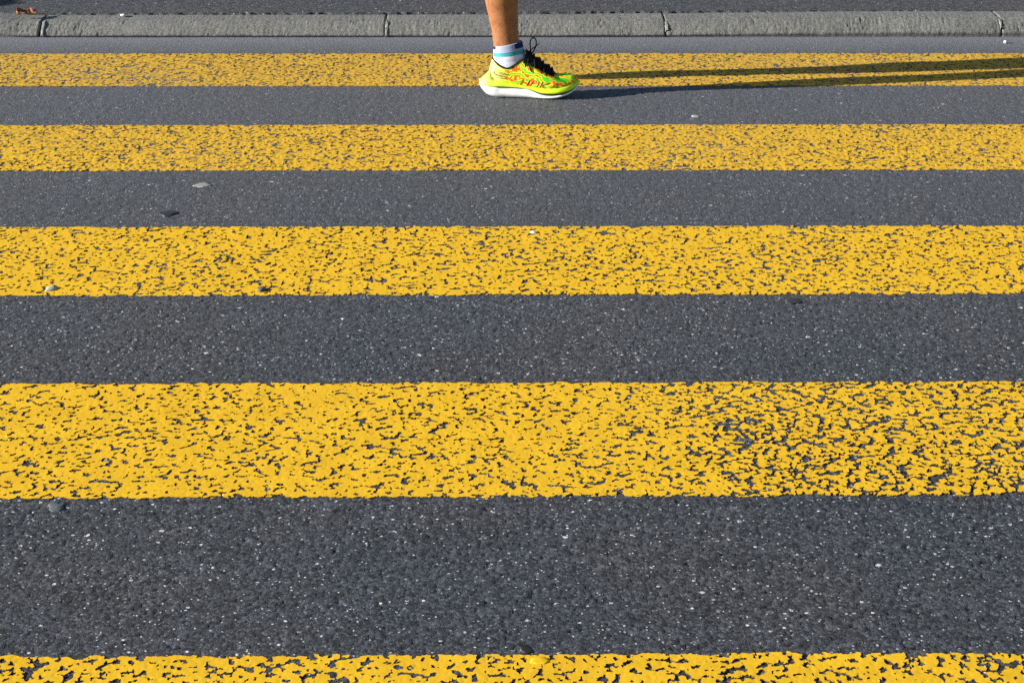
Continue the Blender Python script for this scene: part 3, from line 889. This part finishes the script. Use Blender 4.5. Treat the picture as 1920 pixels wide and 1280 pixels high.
# second shoe and sock on the raised foot: same pieces, mirrored
ankle_loc = Vector((0.0835, 0, 0.14))
toe_dir = Vector((-0.50, 0.0, -0.866)).normalized()
upv = Vector((0.866, 0.0, -0.50)).normalized()
def place_left(o, parent):
    c = o.copy(); COL.objects.link(c); c.parent = parent
    return c
yv = upv.cross(toe_dir)
Rm = Matrix((toe_dir, -yv, upv)).transposed().to_4x4()
LEFT = Matrix.Translation(Vector(ankL)) @ Rm @ Matrix.Translation(-ankle_loc)
for src in (shoe_root, sock):
    c = place_left(src, person); c.matrix_world = LEFT
    for ch in list(src.children):
        place_left(ch, c)

# shorts, shirt, hair
sh = []
for x0, y0, xk, yk, zk in ((.05, 5.69, .064, 5.665, .64), (.05, 5.85, .062, 5.862, .64)):
    r = []
    for t in np.linspace(0, 1, 7):
        c = (x0 + (xk - x0) * t, y0 + (yk - y0) * t, .93 + (zk - .93) * t)
        r.append(ell(c[0], c[1], c[2], .108 - .008 * t, .100 - .004 * t, 0, 28))
    sh.append(loft(r))
r = [ell(.045, 5.77, z, a, b, 0, 36) for z, a, b in ((.85, .118, .178), (.92, .130, .188), (1.0, .125, .170), (1.03, .120, .163))]
sh.append(loft(r)); V, F = join(sh); mesh_obj('shorts', V, F, M['shorts'], person)
st = [loft([ell(c, 5.77, z, a, b, 0, 40) for c, z, a, b in ((.05, .94, .138, .195), (.06, 1.06, .128, .168), (.085, 1.20, .130, .172), (.105, 1.33, .132, .190), (.11, 1.41, .105, .175), (.115, 1.45, .07, .09))])]
for a, b in (((.11, 5.60, 1.40), (-.01, 5.56, 1.28)), ((.11, 5.94, 1.40), (.13, 5.985, 1.25))):
    st.append(limb([(a, .064, .064), (tuple((np.array(a) + np.array(b)) / 2), .062, .062), (b, .060, .060)]))
V, F = join(st); mesh_obj('shirt', V, F, M['shirt'], person)
hr = []
for t in np.linspace(0, 1, 9):
    a = t * math.pi / 2
    hr.append(ell(.145 - .012 * math.cos(a), 5.77, 1.655 + .118 * math.sin(a), max(.004, .104 * math.cos(a)), max(.004, .084 * math.cos(a)), 0.018 * math.cos(a), 30))
V, F = loft(hr, cap1=True); mesh_obj('hair', V, F, M['hair'], person)
eyes = [mesh_obj('eye', *tube_geo([(.244, 5.77 + s * .032, 1.652), (.256, 5.77 + s * .032, 1.652)], 0.010, 10), plain('eye_white', (.7, .7, .7), .3), person) for s in (-1, 1)]

# ------------------------------------------------------------------ small things lying about
def stone(name, loc, size, mat, seed, label, cat='pebble', flat=0.5, group=None, rot=0.0):
    r = random.Random(seed); bm = bmesh.new()
    bmesh.ops.create_icosphere(bm, subdivisions=3, radius=1)
    ph = [r.uniform(0, 6) for _ in range(6)]
    for v in bm.verts:
        p = v.co.copy()
        k = 1 + .16 * math.sin(3 * p.x + ph[0]) * math.cos(2.4 * p.y + ph[1]) + .10 * math.sin(5 * p.y + ph[2] + 3 * p.z) + .12 * math.sin(9 * p.x + ph[3]) * math.sin(8 * p.y + ph[4]) + .07 * math.sin(17 * p.y + ph[5] + 4 * p.x)
        q = p * k
        v.co = Vector((q.x * size[0], q.y * size[1], q.z * size[2]))
    me = bpy.data.meshes.new(name); bm.to_mesh(me); bm.free()
    me.polygons.foreach_set('use_smooth', [True] * len(me.polygons)); me.materials.append(mat)
    o = bpy.data.objects.new(name, me); COL.objects.link(o); o.location = loc; o.rotation_euler.z = rot
    return tag(o, label, cat, group)
def rock(name, col): return plain(name, col, 0.75, 0.3, (350, 0.7, 0.001), 0.18, 180)
g_ = 'loose stones on the roadway'
stone('pebble', (-0.901, 3.80, 0.0010), (.0115, .016, .0038), rock('grey_rock', (.33, .35, .36)), 1, 'pale grey pebble lying on the near edge of the middle yellow stripe, far left', group=g_)
stone('pebble', (-0.463, 3.79, 0.0018), (.0080, .012, .0042), rock('dark_rock', (.075, .085, .10)), 2, 'dark slate grey pebble stuck in the near edge of the middle yellow stripe', group=g_)
stone('pebble', (-0.699, 4.619, -0.0006), (.020, .021, .0017), rock('pale_rock', (.24, .235, .235)), 3, 'flat pale oval stone set in the asphalt before the middle stripe', group=g_)
stone('pebble', (0.605, 5.356, -0.0006), (.014, .018, .0017), rock('pale_rock2', (.27, .28, .27)), 4, 'flat pale stone in the asphalt below the leg shadow, near the second stripe', group=g_)
stone('pebble', (-0.668, 2.729, -0.0010), (.014, .018, .0018), rock('blue_rock', (.085, .098, .108)), 5, 'bluish grey flat stone set in the asphalt under the foreground stripe', group=g_)
stone('pebble', (1.767, 6.427, 0.004), (.006, .006, .005), rock('white_rock', (.62, .62, .60)), 6, 'small whitish pebble in the gutter below the rightmost kerb joint', group=g_)
stone('stone_chip', (0.112, 4.2, 0.0020), (.0065, .008, .0028), rock('white_chip', (.80, .76, .78)), 7, 'tiny white chip on the far edge of the middle yellow stripe', 'stone chip', rot=.3)
stone('paper_scrap', (-1.251, 6.655, 0.0545), (.010, .012, .0035), rock('white_paper', (.75, .75, .73)), 8, 'small white scrap lying where sidewalk meets kerb', 'scrap')
stone('tar_spot', (-0.746, 4.367, -0.0006), (.022, .026, .0011), plain('tar', (.016, .017, .020), .5), 9, 'black tar spot on the asphalt left, under the second stripe', 'stain', rot=.3)
stone('tar_spot', (0.633, 3.715, -0.0006), (.016, .020, .0011), plain('tar_faded', (.026, .025, .025), .6), 10, 'small dark smudge touching the near edge of the middle stripe, right', 'stain')
stone('tar_spot', (0.053, 2.272, -0.0006), (.007, .016, .0011), plain('tar_deep', (.010, .010, .011), .6), 12, 'dark tar mark at the far edge of the nearest stripe', 'stain', rot=.5)
stone('paint_lump', (0.072, 2.236, 0.0000), (.013, .010, .0024), M['paint'], 13, 'small raised yellow paint lump on the nearest stripe at the picture bottom', 'paint lump')

# curled brown leaf on the kerb
leafm = bpy.data.materials.new('dry_leaf'); leafm.use_nodes = True
g = N(leafm.node_tree); p = leafm.node_tree.nodes['Principled BSDF']; co = g.coord()
c = g.ramp(g.noise(co, 60, 5, .7), [(.35, (.05, .018, .008)), (.55, (.22, .085, .028)), (.72, (.46, .24, .11))])
leafm.node_tree.links.new(c, p.inputs['Base Color']); p.inputs['Roughness'].default_value = .6
leaf = bpy.data.objects.new('dry_leaf', None); COL.objects.link(leaf); leaf.location = (-1.575, 6.628, 0.056); leaf.rotation_euler.z = 0.15
tag(leaf, 'curled brown dry leaf lying on the kerb at the far left', 'leaf')
lv, lf = [], []
nu, nv = 15, 8
for i in range(nu):
    t = i / (nu - 1); w = .022 * math.sin(math.pi * min(1, t * .93 + .05)) ** .8 * (1 + .28 * math.sin(t * 23))
    for j in range(nv):
        s = j / (nv - 1) * 2 - 1
        lv.append((-.036 + .072 * t, s * w, .004 + .016 * abs(s) ** 1.4 * (1 - .4 * t) * (1 if s > 0 else .55) + .009 * math.sin(t * 5.2 + s * 1.2) ** 2))
for i in range(nu - 1):
    for j in range(nv - 1):
        a = i * nv + j; lf.append((a, a + nv, a + nv + 1, a + 1))
blade = mesh_obj('blade', lv, lf, leafm, leaf); so = blade.modifiers.new('thick', 'SOLIDIFY'); so.thickness = .0006
V, F = tube_geo([(.034, 0, .006), (.050, .004, .009), (.064, .002, .004)], .0009, 6); mesh_obj('stalk', V, F, leafm, leaf)

# bollard left of the view, whose shadow reaches the picture's corner
bol = bpy.data.objects.new('bollard', None); COL.objects.link(bol)
L = 0.80 / math.tan(SUN_EL)
bol.location = (-1.735 - L * math.cos(SUN_AZ), 6.93 - L * math.sin(SUN_AZ), 0.05)
tag(bol, 'dark bollard on the sidewalk left of the picture, throwing a shadow into its corner', 'bollard')
pr = [(.115, 0), (.115, .03), (.10, .04), (.10, .72), (.112, .73), (.112, .76), (.10, .78), (.07, .80), (.02, .808)]
V, F = loft([ell(0, 0, z, r_, r_, 0, 28) for r_, z in pr], cap0=True, cap1=True)
mesh_obj('post', V, F, plain('bollard_iron', (.03, .03, .032), .5), bol)
V, F = loft([ell(0, 0, z, .103, .103, 0, 28) for z in (.60, .66)]); mesh_obj('reflective_band', V, F, plain('band_white', (.7, .7, .7), .4), bol)
